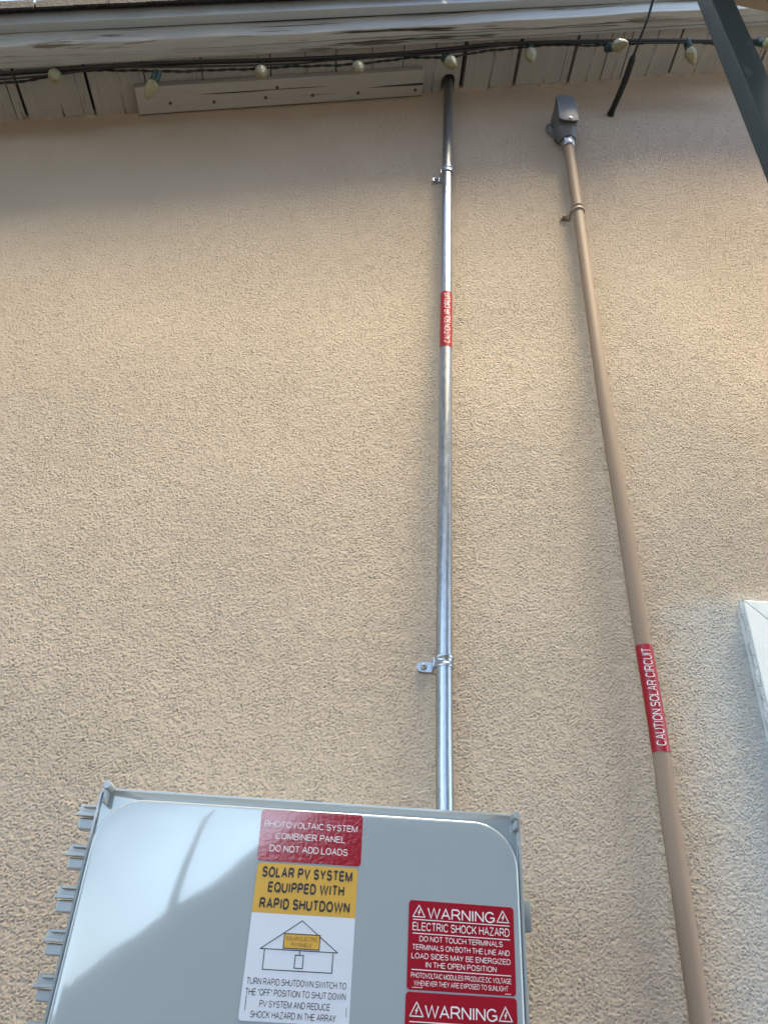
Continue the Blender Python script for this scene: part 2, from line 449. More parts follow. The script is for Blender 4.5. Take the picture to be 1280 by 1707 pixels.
def build_wall():
    x0, x1, z0, z1, st = -0.98, 0.95, 1.38, 3.74, 0.0010
    nx = int((x1-x0)/st)+1; nz = int((z1-z0)/st)+1
    rng = np.random.default_rng(3)
    def band(wx, wz, soft=0.45):
        """band-passed noise with wavelengths wx, wz (metres)"""
        n = rng.standard_normal((nz, nx)); Fq = np.fft.rfft2(n)
        kz = np.fft.fftfreq(nz, st)[:, None]; kx = np.fft.rfftfreq(nx, st)[None, :]
        k = np.sqrt((kx*wx)**2+(kz*wz)**2)+1e-9
        out = np.fft.irfft2(Fq*np.exp(-(np.log(k)/soft)**2/2), s=(nz, nx))
        return out/out.std()
    g = band(0.0051, 0.0035, 0.95); g2 = band(0.0034, 0.0028); g3 = band(0.05, 0.04); g4 = band(0.018, 0.012)
    # flattened grains of sprayed plaster with small sharp pits scattered between them
    pit = np.clip(-g-1.0+0.14*g3+0.20*g4, 0, 1.6)
    def grains(r, ax):
        """overlapping flat grit grains about 2r samples across"""
        n = rng.random((nz, nx)).astype(np.float32)**5; out = n.copy(); R = int(math.ceil(r))
        for dz in range(-R, R+1):
            for dx in range(-R-1, R+2):
                q = (dx/ax)**2+dz**2
                if q <= r*r: np.maximum(out, np.roll(n, (dz, dx), (0, 1))-0.10*q/(r*r), out=out)
        return out
    gr = grains(1.1, 1.3)*0.5+grains(1.9, 1.35)*0.5
    gr = (gr+np.roll(gr, 1, 0)+np.roll(gr, 1, 1)+np.roll(np.roll(gr, 1, 0), 1, 1))/4; gr = (gr-gr.mean())/gr.std()
    h = -0.00140*pit**0.75 + 0.00011*np.clip(gr, -2.2, 1.6) + 0.00009*np.tanh(1.5*g) + 0.00004*g2 + 0.00008*g4 + 0.00006*g3 + 0.0007*band(0.5, 0.5)
    X = np.linspace(x0, x1, nx); Zc = np.linspace(z0, z1, nz)
    XX, ZZ = np.meshgrid(X, Zc)
    edge = np.minimum(np.minimum(XX-x0, x1-XX), np.minimum(ZZ-z0, z1-ZZ))
    h *= np.clip(edge/0.03, 0, 1)
    # plaster built up against the planks
    up = soffit_z(XX)-ZZ
    h += 0.0035*np.exp(-(np.clip(up, 0, 1)/0.012)**2)*np.clip(0.4+0.5*band(0.05, 0.03), 0, 1.5)
    co = np.stack([XX, -h, ZZ], -1).reshape(-1, 3).astype(np.float32)
    keep = (up > -0.02)
    i = np.arange(nz*nx).reshape(nz, nx)
    q = np.stack([i[:-1, :-1], i[:-1, 1:], i[1:, 1:], i[1:, :-1]], -1)
    q = q[keep[:-1, :-1]].reshape(-1)
    # the rest of the wall round the fine patch
    ex = []
    def quad(a, b, c, d): ex.append((a, b, c, d))
    L, Rr = -5.0, 6.0
    quad((L, 0, 0), (Rr, 0, 0), (Rr, 0, z0), (L, 0, z0))
    quad((L, 0, z0), (x0, 0, z0), (x0, 0, soffit_z(x0)), (L, 0, soffit_z(L)))
    quad((x1, 0, z0), (Rr, 0, z0), (Rr, 0, soffit_z(Rr)), (x1, 0, soffit_z(x1)))
    for xs in (L, Rr):
        quad((xs, 0, 0), (xs, 9, 0), (xs, 9, soffit_z(xs)), (xs, 0, soffit_z(xs)))
    n0 = len(co)
    exco = np.array([p for qd in ex for p in qd], np.float32)
    co = np.concatenate([co, exco]); q = np.concatenate([q, np.arange(n0, n0+len(exco))]).astype(np.int32)
    me = bpy.data.meshes.new('stucco_wall')
    me.vertices.add(len(co)); me.vertices.foreach_set('co', co.reshape(-1))
    nf = len(q)//4
    me.loops.add(len(q)); me.loops.foreach_set('vertex_index', q)
    me.polygons.add(nf); me.polygons.foreach_set('loop_start', np.arange(0, nf*4, 4, dtype=np.int32))
    me.update(calc_edges=True)
    me.shade_smooth()
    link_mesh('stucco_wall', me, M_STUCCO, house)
build_wall()

def slope_part(name, lo, hi, m, bev=0.002, parent=house):
    bm = bmesh.new(); box(bm, lo, hi, bev); return obj(name, bm, m, parent, M=M_SLOPE)

# barge board: slightly wavy long timber with rounded weathered arrises
def barge():
    bm = bmesh.new(); n = 160
    rings = []
    for k in range(n+1):
        s = -3.2+6.4*k/n
        w = 0.0022*math.sin(s*3.1)+0.0014*math.sin(s*11+1)+0.0008*math.sin(s*37)
        w2 = 0.0015*math.sin(s*4.3+2)+0.0008*math.sin(s*19)
        w3 = 0.0022*math.sin(s*2.7+0.5)+0.001*math.sin(s*8.1); w4 = 0.0026*math.sin(s*2.1+2.2)+0.0009*math.sin(s*9.7)
        y0, y1, a, b = -0.160+w2, -0.121, -0.026+w, 0.078
        sec = [(y0+0.004, a), (y0+0.0012, a+0.0012), (y0, a+0.005), (y0, b), (y1, b), (y1, a)]
        # two shallow splits running along the underside
        d1 = 0.0040*max(0.3, 0.8+math.sin(s*2.0)); d2 = 0.0034*max(0.2, 0.7+math.sin(s*3.3+1))
        sec += [(-0.1278+w3, a), (-0.1288+w3, a+d1), (-0.1299+w3, a), (-0.1408+w4, a-0.0006), (-0.142+w4, a+d2), (-0.1431+w4, a-0.0006)]
        rings.append([bm.verts.new((s, y, z)) for y, z in sec])
    m = len(rings[0])
    for r, q in zip(rings[:-1], rings[1:]):
        for k in range(m): bm.faces.new((r[k], r[(k+1) % m], q[(k+1) % m], q[k]))
    bm.faces.new(rings[0][::-1]); bm.faces.new(rings[-1])
    obj('barge_board', bm, M_BARGE, house, M=M_SLOPE, angle=35)
barge()
slope_part('drip_edge', (-3.2, -0.180, 0.022), (3.2, -0.1625, 0.072), M_DRIP, 0.0012)
def roof():
    bm = bmesh.new()
    box(bm, (-5.2, -0.192, 0.0665), (6.4, 9.1, 0.0815))
    for k in range(90):                                  # ragged shingle butts over the verge
        s = -3.2+k*0.072+random.uniform(-.004, .004)
        o = random.uniform(0, 0.006)
        box(bm, (s, -0.196-o*0.5, 0.052+random.uniform(-.002, .002)), (s+0.0715, -0.1925, 0.0795+random.uniform(0, .0025)))
    obj('roof', bm, M_SHINGLE, house, M=M_SLOPE)
roof()
slope_part('roof_decking', (-5.0, -0.119, 0.026), (6.2, 9.0, 0.076), M_DARK, 0)

EMT_X, EMT_Y, PIPE_R = 0.1130, -0.0225, 0.0105
def soffit():
    gaps_px = [30, 47, 159, 252, 345, 455, 560, 668, 767, 855, 946, 999, 1032, 1112, 1192, 1262]
    gx = [at(p, 0, 0) for p in gaps_px]
    xs = []
    for p in gaps_px:                                   # where each gap meets the wall
        y = 205-0.0712*p
        for _ in range(6):
            P = at(p, y, 0.0); y += (P.z-soffit_z(P.x))*470
        xs.append(P.x/math.cos(TH))
    ext = [xs[0]-0.15*k for k in range(14, 0, -1)] + xs + [xs[-1]+0.14*k for k in range(1, 15)]
    wide = {767: 0.0085, 855: 0.0085, 946: 0.006, 1112: 0.005, 159: 0.005, 47: 0.0045}
    gw = [0.0035]*14 + [1.25*wide.get(p, 0.0022) for p in gaps_px] + [0.004]*14
    for k in range(len(ext)-1):
        a = ext[k]+gw[k]/2; b = ext[k+1]-gw[k+1]/2
        dz = random.uniform(-0.0015, 0.0015)
        y_in, y_out = 0.012, -0.1195
        sk = random.uniform(-0.0015, 0.0015)
        hs = EMT_X/math.cos(TH)                            # notch for the conduit hole
        if a < hs < b or abs(hs-a) < 0.03 or abs(hs-b) < 0.03:
            hr = 0.0165
            poly = [(a, y_out)]
            cyc = EMT_Y-0.001
            pts = []
            for j in range(25):
                an = math.radians(180*j/24)
                pts.append((hs-hr*math.cos(an), cyc-hr*math.sin(an)))
            pts = [(hs-hr, y_in)] + pts + [(hs+hr, y_in)]
            pts = [(min(max(x, a), b), y) for x, y in pts]
            poly = [(a, y_out), (a, y_in)] + pts + [(b, y_in), (b, y_out)]
            out = []
            for p in poly:
                if not out or (abs(p[0]-out[-1][0])+abs(p[1]-out[-1][1])) > 1e-6: out.append(p)
            poly = out
        else:
            poly = [(a, y_out), (a+sk, y_in), (b+sk, y_in), (b, y_out)]
        bm = bmesh.new()
        # grain runs across the wall: local x of the plank = world Y
        prism(bm, poly, 0.0+dz, 0.019+dz, lambda u, v, w: Vector((v, -u, w)))
        bmesh.ops.triangulate(bm, faces=[f for f in bm.faces if len(f.verts) > 4])
        M = M_SLOPE @ Matrix(((0, -1, 0, 0), (1, 0, 0, 0), (0, 0, 1, 0), (0, 0, 0, 1)))
        c = (a+b)/2
        bmesh.ops.translate(bm, vec=(0, c, 0), verts=bm.verts)
        obj('soffit_board', bm, M_SOFFIT, house, M=M @ Matrix.Translation((0, -c, 0)))
soffit()

tb = slope_part('trim_board', (-0.592, -0.0625, -0.0195), (0.052, -0.004, -0.0022), M_TRIM, 0.002)
for px, py in ((284, 171), (357, 169), (443, 162), (462, 145), (521, 158), (597, 154), (692, 149)):
    d = RW @ np.array([px-PPX, py-PPY, F_PX]); nn = np.array(NL)
    tpar = -((CAM-np.array(OL))@nn+0.0195)/(d@nn); P = Vector(CAM+d*tpar)
    s = (P-OL).dot(SL)
    bm = bmesh.new()
    tube(bm, [(s, P.y, -0.0193), (s, P.y, -0.0208), (s, P.y, -0.0213)], [0.0036, 0.0034, 0.002], 12)
    obj('nail_head', bm, M_RUST, tb, M=M_SLOPE)

def window():
    x0, x1, z0, z1, w = WIN_X, WIN_X+0.86, 0.95, WIN_Z, 0.092
    win = empty('window', (x0+0.43, 0, z0)); win.parent = house
    fn = lambda u, v, ww: Vector((u, ww, v))
    g = 0.0006
    for nm, poly in (('casing', [(x0, z1), (x1, z1), (x1-w-g, z1-w), (x0+w+g, z1-w)]),
                 ('casing', [(x0, z0), (x0, z1-g*1.5), (x0+w, z1-w-g*1.5), (x0+w, z0+w)]),
                 ('casing', [(x1, z0), (x1-w, z0+w), (x1-w, z1-w-g*1.5), (x1, z1-g*1.5)]),
                 ('sill', [(x0+w+g, z0+w-g), (x1-w-g, z0+w-g), (x1, z0-g*2), (x0, z0-g*2)])):
        bm = bmesh.new(); prism(bm, poly, -0.021, 0.004, fn)
        bmesh.ops.bevel(bm, geom=[e for e in bm.edges if all(v.co.y < -0.02 for v in e.verts)], offset=0.0014, segments=2, profile=0.5, affect='EDGES')
        obj(nm, bm, M_CASING, win)
    bm = bmesh.new()
    for k in range(30):
        pass
    n = 150; rings = []
    for k in range(n+1):                                # bead of caulk along the left edge
        z = z0+(z1-z0)*k/n; r = 0.0042+0.0016*math.sin(k*0.9)+random.uniform(-.001, .001)
        rings.append([bm.verts.new((x0-0.0003-r*math.sin(a)*0.8, -0.0135-0.0045*math.cos(a)-random.uniform(0, .0006), z)) for a in [j*math.pi/6 for j in range(7)]])
    for a, b in zip(rings[:-1], rings[1:]):
        for j in range(6): bm.faces.new((a[j], a[j+1], b[j+1], b[j]))
    obj('caulk_bead', bm, M_CAULK, win, smooth=True)
    bm = bmesh.new()
    box(bm, (x0+w, -0.008, z0+w), (x0+w+0.045, 0.02, z1-w), 0.002)
    box(bm, (x1-w-0.045, -0.008, z0+w), (x1-w, 0.02, z1-w), 0.002)
    box(bm, (x0+w+0.045, -0.0075, z1-w-0.045), (x1-w-0.045, 0.02, z1-w), 0.002)
    box(bm, (x0+w+0.045, -0.0075, z0+w), (x1-w-0.045, 0.02, z0+w+0.045), 0.002)
    obj('sash', bm, M_CASING, win)
    bm = bmesh.new(); box(bm, (x0+w+0.03, -0.0045, z0+w+0.03), (x1-w-0.03, -0.0015, z1-w-0.03))
    obj('glass_pane', bm, M_GLASS, win)
window()

# ------------------------------------------------------------------ steel conduit
def wrap_label(parent, axis_pts, r, z0, z1, face, span, txt_shift, cap):
    """a vinyl label wrapped on a vertical pipe; face = angle of its middle"""
    def ax(z):
        for a, b in zip(axis_pts[:-1], axis_pts[1:]):
            if a.z <= z <= b.z: return a.lerp(b, (z-a.z)/(b.z-a.z))
        return axis_pts[0].copy()
    def P(ang, z, dr): 
        c = ax(z); return Vector((c.x+(r+dr)*math.sin(ang), c.y-(r+dr)*math.cos(ang), z))
    bm = bmesh.new(); na, nz = 28, 10
    gr = [[bm.verts.new(P(face+span*(i/na-0.5), z0+(z1-z0)*j/nz, 0.00035)) for i in range(na+1)] for j in range(nz+1)]
    for j in range(nz):
        for i in range(na): bm.faces.new((gr[j][i], gr[j][i+1], gr[j+1][i+1], gr[j+1][i]))
    lab = obj('warning_label', bm, M_REDP, parent, smooth=True)
    lab['label'] = 'red wrapped label reading caution solar circuit'
    bm = bmesh.new()
    L = (z1-z0)*0.905
    # text runs upwards, tops of the letters to the left
    text_into(bm, 'CAUTION SOLAR CIRCUIT', 0, 0, L, cap, lambda u, v, e: P(face+txt_shift-v/r, (z0+z1)/2+u, 0.0007+e), cuts=8, bold=0.115)
    obj('lettering', bm, M_INKW, lab)

emt = empty('steel_conduit', (EMT_X, EMT_Y, 1.70), 'straight shiny galvanized steel conduit rising from the grey box', 'conduit')
epts = [Vector((0.1130, EMT_Y-0.03, 1.60)), Vector((0.1130, EMT_Y-0.012, 1.75)), Vector((0.1128, EMT_Y-0.004, 1.83)), Vector((0.1122, EMT_Y, 1.98)),
        Vector((0.1120, EMT_Y, 2.36)), Vector((0.1125, EMT_Y, 2.9)), Vector((0.1138, EMT_Y, 3.46))]
bm = bmesh.new(); tube(bm, epts, PIPE_R, 40); obj('conduit_pipe', bm, M_GALV, emt)
fa = math.atan2(-EMT_X, 0.93)
zt, zb = at(743, 484, EMT_Y-PIPE_R).z, at(743, 575, EMT_Y-PIPE_R).z
wrap_label(emt, epts, PIPE_R, zb, zt, fa+0.02, 2.75, 0.20, 0.0105)

# ------------------------------------------------------------------ brown conduit
brn = empty('brown_conduit', (0.378, -0.022, 0.02), 'tan brown painted conduit beside the window casing', 'conduit')
BY, BR = -0.0225, 0.0108
bpts = [Vector((0.379, BY, 0.02)), Vector((0.379, BY, 1.60)), Vector((0.3805, BY, 1.846)), Vector((0.3785, BY, 2.00)), Vector((0.3775, BY, 2.19)),
        Vector((0.3750, BY, 2.39)), Vector((0.3765, BY, 2.70)), Vector((0.3785, BY, 2.97)), Vector((0.3790, BY, 3.235))]
def smooth_pts(p, n=8):
    out = []
    for i in range(len(p)-1):
        a, b, c, d = p[max(i-1, 0)], p[i], p[i+1], p[min(i+2, len(p)-1)]
        if (c-b).length > 0.5: out += [b.lerp(c, k/n) for k in range(n)]; continue
        for k in range(n):
            t = k/n
            out.append(0.5*((2*b)+(c-a)*t+(2*a-5*b+4*c-d)*t*t+(3*b-a-3*c+d)*t**3))
    return out+[p[-1]]
bsm = smooth_pts(bpts)
bm = bmesh.new(); tube(bm, bsm, BR, 40); obj('conduit_pipe', bm, M_BROWN, brn)
zt, zb = at(1073, 1073, BY-BR).z, at(1098, 1252, BY-BR).z
wrap_label(brn, bsm, BR, zb, zt, math.atan2(-0.378, 0.93)+0.04, 2.75, 0.17, 0.0115)

# ------------------------------------------------------------------ pipe straps
def strap(name, z, ax, ay, r, m, mscrew, label, ear=0.0225):
    t = empty(name, (ax-0.02, 0, z), label, 'pipe strap', 'one-hole straps holding the conduits')
    bm = bmesh.new()
    prof = [(-0.0085, 0.0006), (-0.0075, 0.0022), (-0.0045, 0.0026), (-0.003, 0.0013), (0.003, 0.0013), (0.0045, 0.0026), (0.0075, 0.0022), (0.0085, 0.0006)]
    n = 32; rings = []
    for k in range(n+1):
        a = math.radians(-100+205*k/n)
        rings.append([bm.verts.new((ax+(r+d)*math.sin(a), ay-(r+d)*math.cos(a), z+w)) for w, d in prof])
    for a, b in zip(rings[:-1], rings[1:]):
        for k in range(len(prof)-1): bm.faces.new((a[k], b[k], b[k+1], a[k+1]))
    obj('strap_band', bm, m, t, angle=50)
    bm = bmesh.new()
    xr = ax-r-0.0005
    box(bm, (xr-0.0030, ay-0.002, z-0.0066), (xr-0.0005, -0.0025, z+0.0066), 0.0006)
    obj('strap_side', bm, m, t)
    bm = bmesh.new()
    poly = [(xr-0.0032, z+0.0068), (xr-ear+0.004, z+0.0068)]
    for j in range(9):
        an = math.radians(90+180*j/8); poly.append((xr-ear+0.0065+0.0065*math.cos(an)*1.0, z+0.0068*math.sin(an)))
    poly += [(xr-ear+0.004, z-0.0068), (xr-0.0032, z-0.0068)]
    out = []
    for p in poly:
        if not out or abs(p[0]-out[-1][0])+abs(p[1]-out[-1][1]) > 1e-5: out.append(p)
    prism(bm, out, -0.0052, -0.0030, lambda u, v, w: Vector((u, w, v)))
    er = obj('strap_ear', bm, m, t)
    cx = xr-ear+0.0088
    bm = bmesh.new(); tube(bm, [(cx, -0.0050, z), (cx, -0.0080, z), (cx, -0.0092, z)], [0.0046, 0.0044, 0.0025], 6 if mscrew is not M_BROWN else 14)
    sc = obj('screw_head', bm, mscrew, er)
    if mscrew is not M_BROWN:
        bm = bmesh.new()
        box(bm, (cx-0.0026, -0.0096, z-0.0004), (cx+0.0026, -0.00925, z+0.0004)); box(bm, (cx-0.0004, -0.0097, z-0.0026), (cx+0.0004, -0.00935, z+0.0026))
        for v in bm.verts: pass
        s2 = obj('screw_slot', bm, M_INKB, er)
z1 = at(739, 1100, EMT_Y-PIPE_R).z; z2 = at(745, 279, EMT_Y-PIPE_R).z
strap('conduit_strap', z1, 0.1122, EMT_Y, PIPE_R, M_GALV, M_ZINC, 'lower shiny strap screwed across the steel conduit')
strap('conduit_strap', z2, 0.1130, EMT_Y, PIPE_R, M_GALV, M_ZINC, 'upper steel strap on the steel conduit just under the eave', 0.0185)
strap('conduit_strap', at(961, 342, BY-BR).z, 0.3785, BY, BR, M_BROWN, M_BROWN, 'painted tan brown strap near the top of the brown conduit', 0.0205)

# ------------------------------------------------------------------ conduit body (elbow) on top of the brown conduit
def conduit_body():
    cx = 0.376; yf = -0.056
    zt, zb = at(939, 159, yf).z, at(940, 197, yf).z
    t = empty('electrical_elbow', (cx, 0, zb-0.03), 'dark grey conduit elbow with cover plate on the brown conduit', 'conduit fitting')
    bm = bmesh.new()
    hw = 0.021
    # lofted body: a rounded-top box that narrows to the hub
    fn = lambda u, v, w: Vector((u, w, v))
    prism(bm, rrect(cx-hw, zb-0.004, cx+hw, zt+0.003, 0.012, 6), yf+0.006, -0.002, fn)
    obj('housing', bm, M_CAST, t, angle=40)
    bm = bmesh.new(); tube(bm, [(cx, BY-0.004, zb+0.012), (cx, BY-0.003, zb-0.010), (cx+0.002, BY-0.001, zb-0.025), (cx+0.0025, BY, zb-0.030)], [0.024, 0.0225, 0.0185, 0.0172], 28)
    obj('hub', bm, M_CAST, t, angle=40)
    bm = bmesh.new()
    prism(bm, rrect(cx-hw-0.0012, zb-0.005, cx+hw+0.0012, zt+0.004, 0.0125, 8), yf+0.0055, yf+0.0035, fn)
    obj('gasket', bm, M_BLACK, t)
    bm = bmesh.new()
    prism(bm, rrect(cx-hw, zb-0.004, cx+hw, zt+0.003, 0.0115, 8), yf+0.0034, yf, fn)
    bmesh.ops.bevel(bm, geom=[e for e in bm.edges if all(v.co.y < yf+0.001 for v in e.verts)], offset=0.0008, segments=2, profile=0.5, affect='EDGES')
    cv = obj('cover_plate', bm, M_COVER, t, angle=35)
    bm = bmesh.new(); tube(bm, [(cx+0.003, yf+0.0008, zb+0.006), (cx+0.003, yf-0.0016, zb+0.006), (cx+0.003, yf-0.0026, zb+0.006)], [0.0048, 0.0045, 0.002], 14)
    obj('screw_head', bm, M_ZINC, cv, angle=40)
    bm = bmesh.new(); zc = zb-0.030; cx += 0.0025
    tube(bm, [(cx, BY, zc+0.004), (cx, BY, zc-0.012)], 0.0155, 6)
    tube(bm, [(cx, BY, zc-0.0121), (cx, BY, zc-0.022), (cx, BY, zc-0.026)], [0.0142, 0.0142, 0.0125], 28)
    obj('compression_nut', bm, M_ZINC, t, angle=30)
    bm = bmesh.new(); tube(bm, [(cx-0.0065, 0.004, (zt+zb)/2), (cx-0.004, -0.006, (zt+zb)/2)], [0.034, 0.026], 28)
    obj('wall_seal', bm, M_CAST, t, angle=40)
conduit_body()

# ------------------------------------------------------------------ black cable
cab = empty('black_cable', at(1017, 190, 0), 'thick black cable drooping out of the stucco beneath the eave', 'cable')
def pxpts(lst, sm=8): return smooth_pts([at(*p) for p in lst], sm)
bm = bmesh.new(); tube(bm, pxpts([(1052, 100, -0.150), (1058, 86, -0.165), (1070, 55, -0.20), (1080, 28, -0.225), (1089, -4, -0.25), (1102, -60, -0.30), (1118, -150, -0.38), (1130, -260, -0.5)]), 0.0029, 14)
obj('thin_wire', bm, M_BLACK, cab)
bm = bmesh.new()
pl = pxpts([(1017, 192, 0.004), (1019, 186, -0.008), (1028, 166, -0.04), (1043, 130, -0.10), (1056, 92, -0.160)], 6)
rr = [0.0095 if i < 3 else (0.0078 if i < 7 else 0.0068) for i in range(len(pl))]; rr[-1] = 0.004
tube(bm, pl, rr, 18); obj('cable_sheath', bm, M_BLACK, cab)

# ------------------------------------------------------------------ string lights
def twisted(lst, r, off, pitch):
    p = pxpts(lst, 40); out = [[], []]; s = 0
    for i, q in enumerate(p):
        if i: s += (q-p[i-1]).length
        a = 2*math.pi*s/pitch
        w = 0.0012*math.sin(s*41)+0.001*math.sin(s*97)
        for k in (0, 1):
            out[k].append(q+Vector((0, math.cos(a+k*math.pi)*off, math.sin(a+k*math.pi)*off+w)))
    return out
cord = [(-60, 142, -.105), (0, 138, -.105), (60, 131, -.105), (100, 122, -.105), (150, 116, -.105), (262, 118, -.105), (340, 117, -.105), (436, 113, -.105), (520, 109, -.105),
        (596, 106, -.105), (680, 96, -.105), (742, 95, -.105), (800, 86, -.105), (880, 77, -.108), (940, 74, -.112), (1015, 75, -.112), (1085, 70, -.112), (1146, 69, -.112), (1210, 73, -.112), (1262, 70, -.112), (1340, 66, -.112)]
bm = bmesh.new()
for strand in twisted(cord, 0, 0.0013, 0.045): tube(bm, strand, 0.0016, 8)
tag(obj('twisted_cord', bm, M_WIRE), 'thin dark green twisted cord of the string lights below the eave', 'light cord')
bm = bmesh.new()
tube(bm, pxpts([(-60, 126, -.115), (0, 122.5, -.115), (150, 112, -.115), (300, 104, -.115), (470, 99, -.115), (640, 90.5, -.115), (740, 82, -.115), (820, 74, -.116), (950, 69, -.117), (1100, 67, -.117), (1200, 68, -.117), (1340, 64, -.117)], 12), 0.0046, 10)  # thick black strand along the line between barge board and soffit
tag(obj('eave_strand', bm, M_BLACK), 'long thick black strand running behind the weathered barge board', 'cable')

bm = bmesh.new()
tube(bm, pxpts([(-60, 133, -.112), (0, 131, -.112), (90, 124, -.112), (190, 112, -.113), (330, 110, -.113), (480, 106, -.113), (560, 99, -.113), (660, 93, -.113), (760, 86, -.114), (860, 73, -.115), (1000, 71, -.116), (1200, 70, -.116), (1340, 66, -.116)], 12), 0.0021, 8)
tag(obj('sagging_cable', bm, M_BLACK), 'thin plain black cable sagging between the thick strand and the twisted light cord', 'cable')

def bulb_mesh():
    bm = bmesh.new(); n = 26
    prof = [(0.0, 0.0072), (0.003, 0.0095), (0.008, 0.0122), (0.014, 0.0134), (0.020, 0.0128), (0.027, 0.0106), (0.034, 0.0074), (0.039, 0.0042), (0.0415, 0.0018)]
    rings = [[bm.verts.new((r*math.cos(2*math.pi*(k+0.5*(i % 2))/n), r*math.sin(2*math.pi*(k+0.5*(i % 2))/n), z)) for k in range(n)] for i, (z, r) in enumerate(prof)]
    for i, (a, b) in enumerate(zip(rings[:-1], rings[1:])):
        for k in range(n):
            if i % 2 == 0:
                bm.faces.new((a[k], a[(k+1) % n], b[k])); bm.faces.new((a[(k+1) % n], b[(k+1) % n], b[k]))
            else:
                bm.faces.new((a[k], a[(k+1) % n], b[(k+1) % n])); bm.faces.new((a[k], b[(k+1) % n], b[k]))
    bm.faces.new(rings[0][::-1]); bm.faces.new(rings[-1]); return bm
def sock_mesh():
    bm = bmesh.new()
    tube(bm, [(0, 0, -0.021), (0, 0, -0.019), (0, 0, -0.004), (0, 0, 0.0008)], [0.0070, 0.0082, 0.0092, 0.0098], 18)
    box(bm, (-0.0055, 0.0080, -0.020), (0.0055, 0.0125, -0.009), 0.001)
    return bm
BULBS = [((91, 122, -.105), (94, 138, -.14), 'cream bulb at the far left end of the string lights'),
         ((262, 122, -.112), (244, 166, -.080), 'cream bulb hanging in a teal socket over the left end of the trim board'),
         ((435, 114, -.105), (437, 133, -.135), 'cream bulb above the row of rusty nail heads mid trim board'),
         ((593, 106, -.105), (606, 126, -.13), 'cream bulb over the right half of the trim board, next left of the steel conduit'),
         ((741, 97, -.105), (766, 113, -.12), 'cream bulb right above the top end of the steel conduit'),
         ((883, 77, -.110), (886, 104, -.105), 'cream bulb between the steel conduit and the dark conduit elbow'),
         ((1013, 80, -.112), (1038, 73, -.135), 'round cream bulb left of the thin black cable'),
         ((1145, 68, -.115), (1156, 106, -.085), 'faceted cream bulb hanging between black cable and dark post'),
         ((1261, 69, -.112), (1292, 74, -.12), 'cream bulb to the right of the dark post')]
gm, sm_ = None, None
for i, (a, b, lab) in enumerate(BULBS):
    A, B = at(*a), at(*b); d = (B-A).normalized()
    q = d.to_track_quat('Z', 'Y').to_matrix().to_4x4()
    t = empty('light_bulb', A, lab, 'light bulb', 'cream bulbs of the string lights')
    M = Matrix.Translation(A+d*0.015) @ q
    if gm is None:
        o1 = obj('bulb_glass', bulb_mesh(), M_BULB, t, M=M, smooth=True); gm = o1.data
        o2 = obj('bulb_socket', sock_mesh(), M_SOCK, t, M=M, angle=40); sm_ = o2.data
    else:
        for nm, src in (('bulb_glass', o1), ('bulb_socket', o2)):
            c = src.copy(); COL.objects.link(c); c.parent = t
            c.matrix_basis = M; c.matrix_parent_inverse = Matrix.Translation(-A)

# ------------------------------------------------------------------ patio post and beam
pst = empty('patio_post', (0.57, -0.3325, 0), 'dark grey green square steel post in front of the eave', 'post')
bm = bmesh.new(); box(bm, (0.548, -0.350, 0.006), (0.592, -0.315, 3.35), 0.003, 3)
obj('post_shaft', bm, M_POST, pst, angle=40)
bm = bmesh.new(); box(bm, (0.535, -1.70, 3.150), (0.735, -0.352, 3.240), 0.004); obj('shade_rafter', bm, M_BEAM, pst)  # unseen rafter, added to keep the sun off the post front
bm = bmesh.new(); box(bm, (0.50, -0.398, 0.0), (0.64, -0.267, 0.006), 0.001); obj('base_plate', bm, M_POST, pst)
bm = bmesh.new()
box(bm, (0, -0.02, 0), (1.9, 0.02, 0.09), 0.003)
ba, bb = at(1236, 1, -0.333), at(1290, 13, -0.333)
tag(obj('wooden_beam', bm, M_BEAM, M=Matrix.Translation((0.5935, -0.333, ba.z+0.040)) @ Matrix.Rotation(math.atan2(ba.z-bb.z, bb.x-ba.x), 4, 'Y')), 'weathered wooden beam end beside the top of the dark steel post', 'beam')

# ------------------------------------------------------------------ combiner box
YP = -0.170                                             # front plane of the lid
LX0, LX1, LZ0, LZ1 = -0.2400, 0.1715, 1.215, 1.7325
bx = empty('electrical_box', ((LX0+LX1)/2, 0, LZ0), 'pale grey electrical box covered in red, yellow and white warning labels', 'electrical box')
bm = bmesh.new()
box(bm, (LX0+0.012, -0.138, LZ0+0.012), (LX1-0.012, -0.012, LZ1-0.014), 0.012, 4)
box(bm, (LX0+0.003, -0.1495, LZ0+0.003), (LX1-0.003, -0.1385, LZ1-0.003), 0.003, 2)
obj('enclosure_body', bm, M_PLASTIC, bx, angle=40)

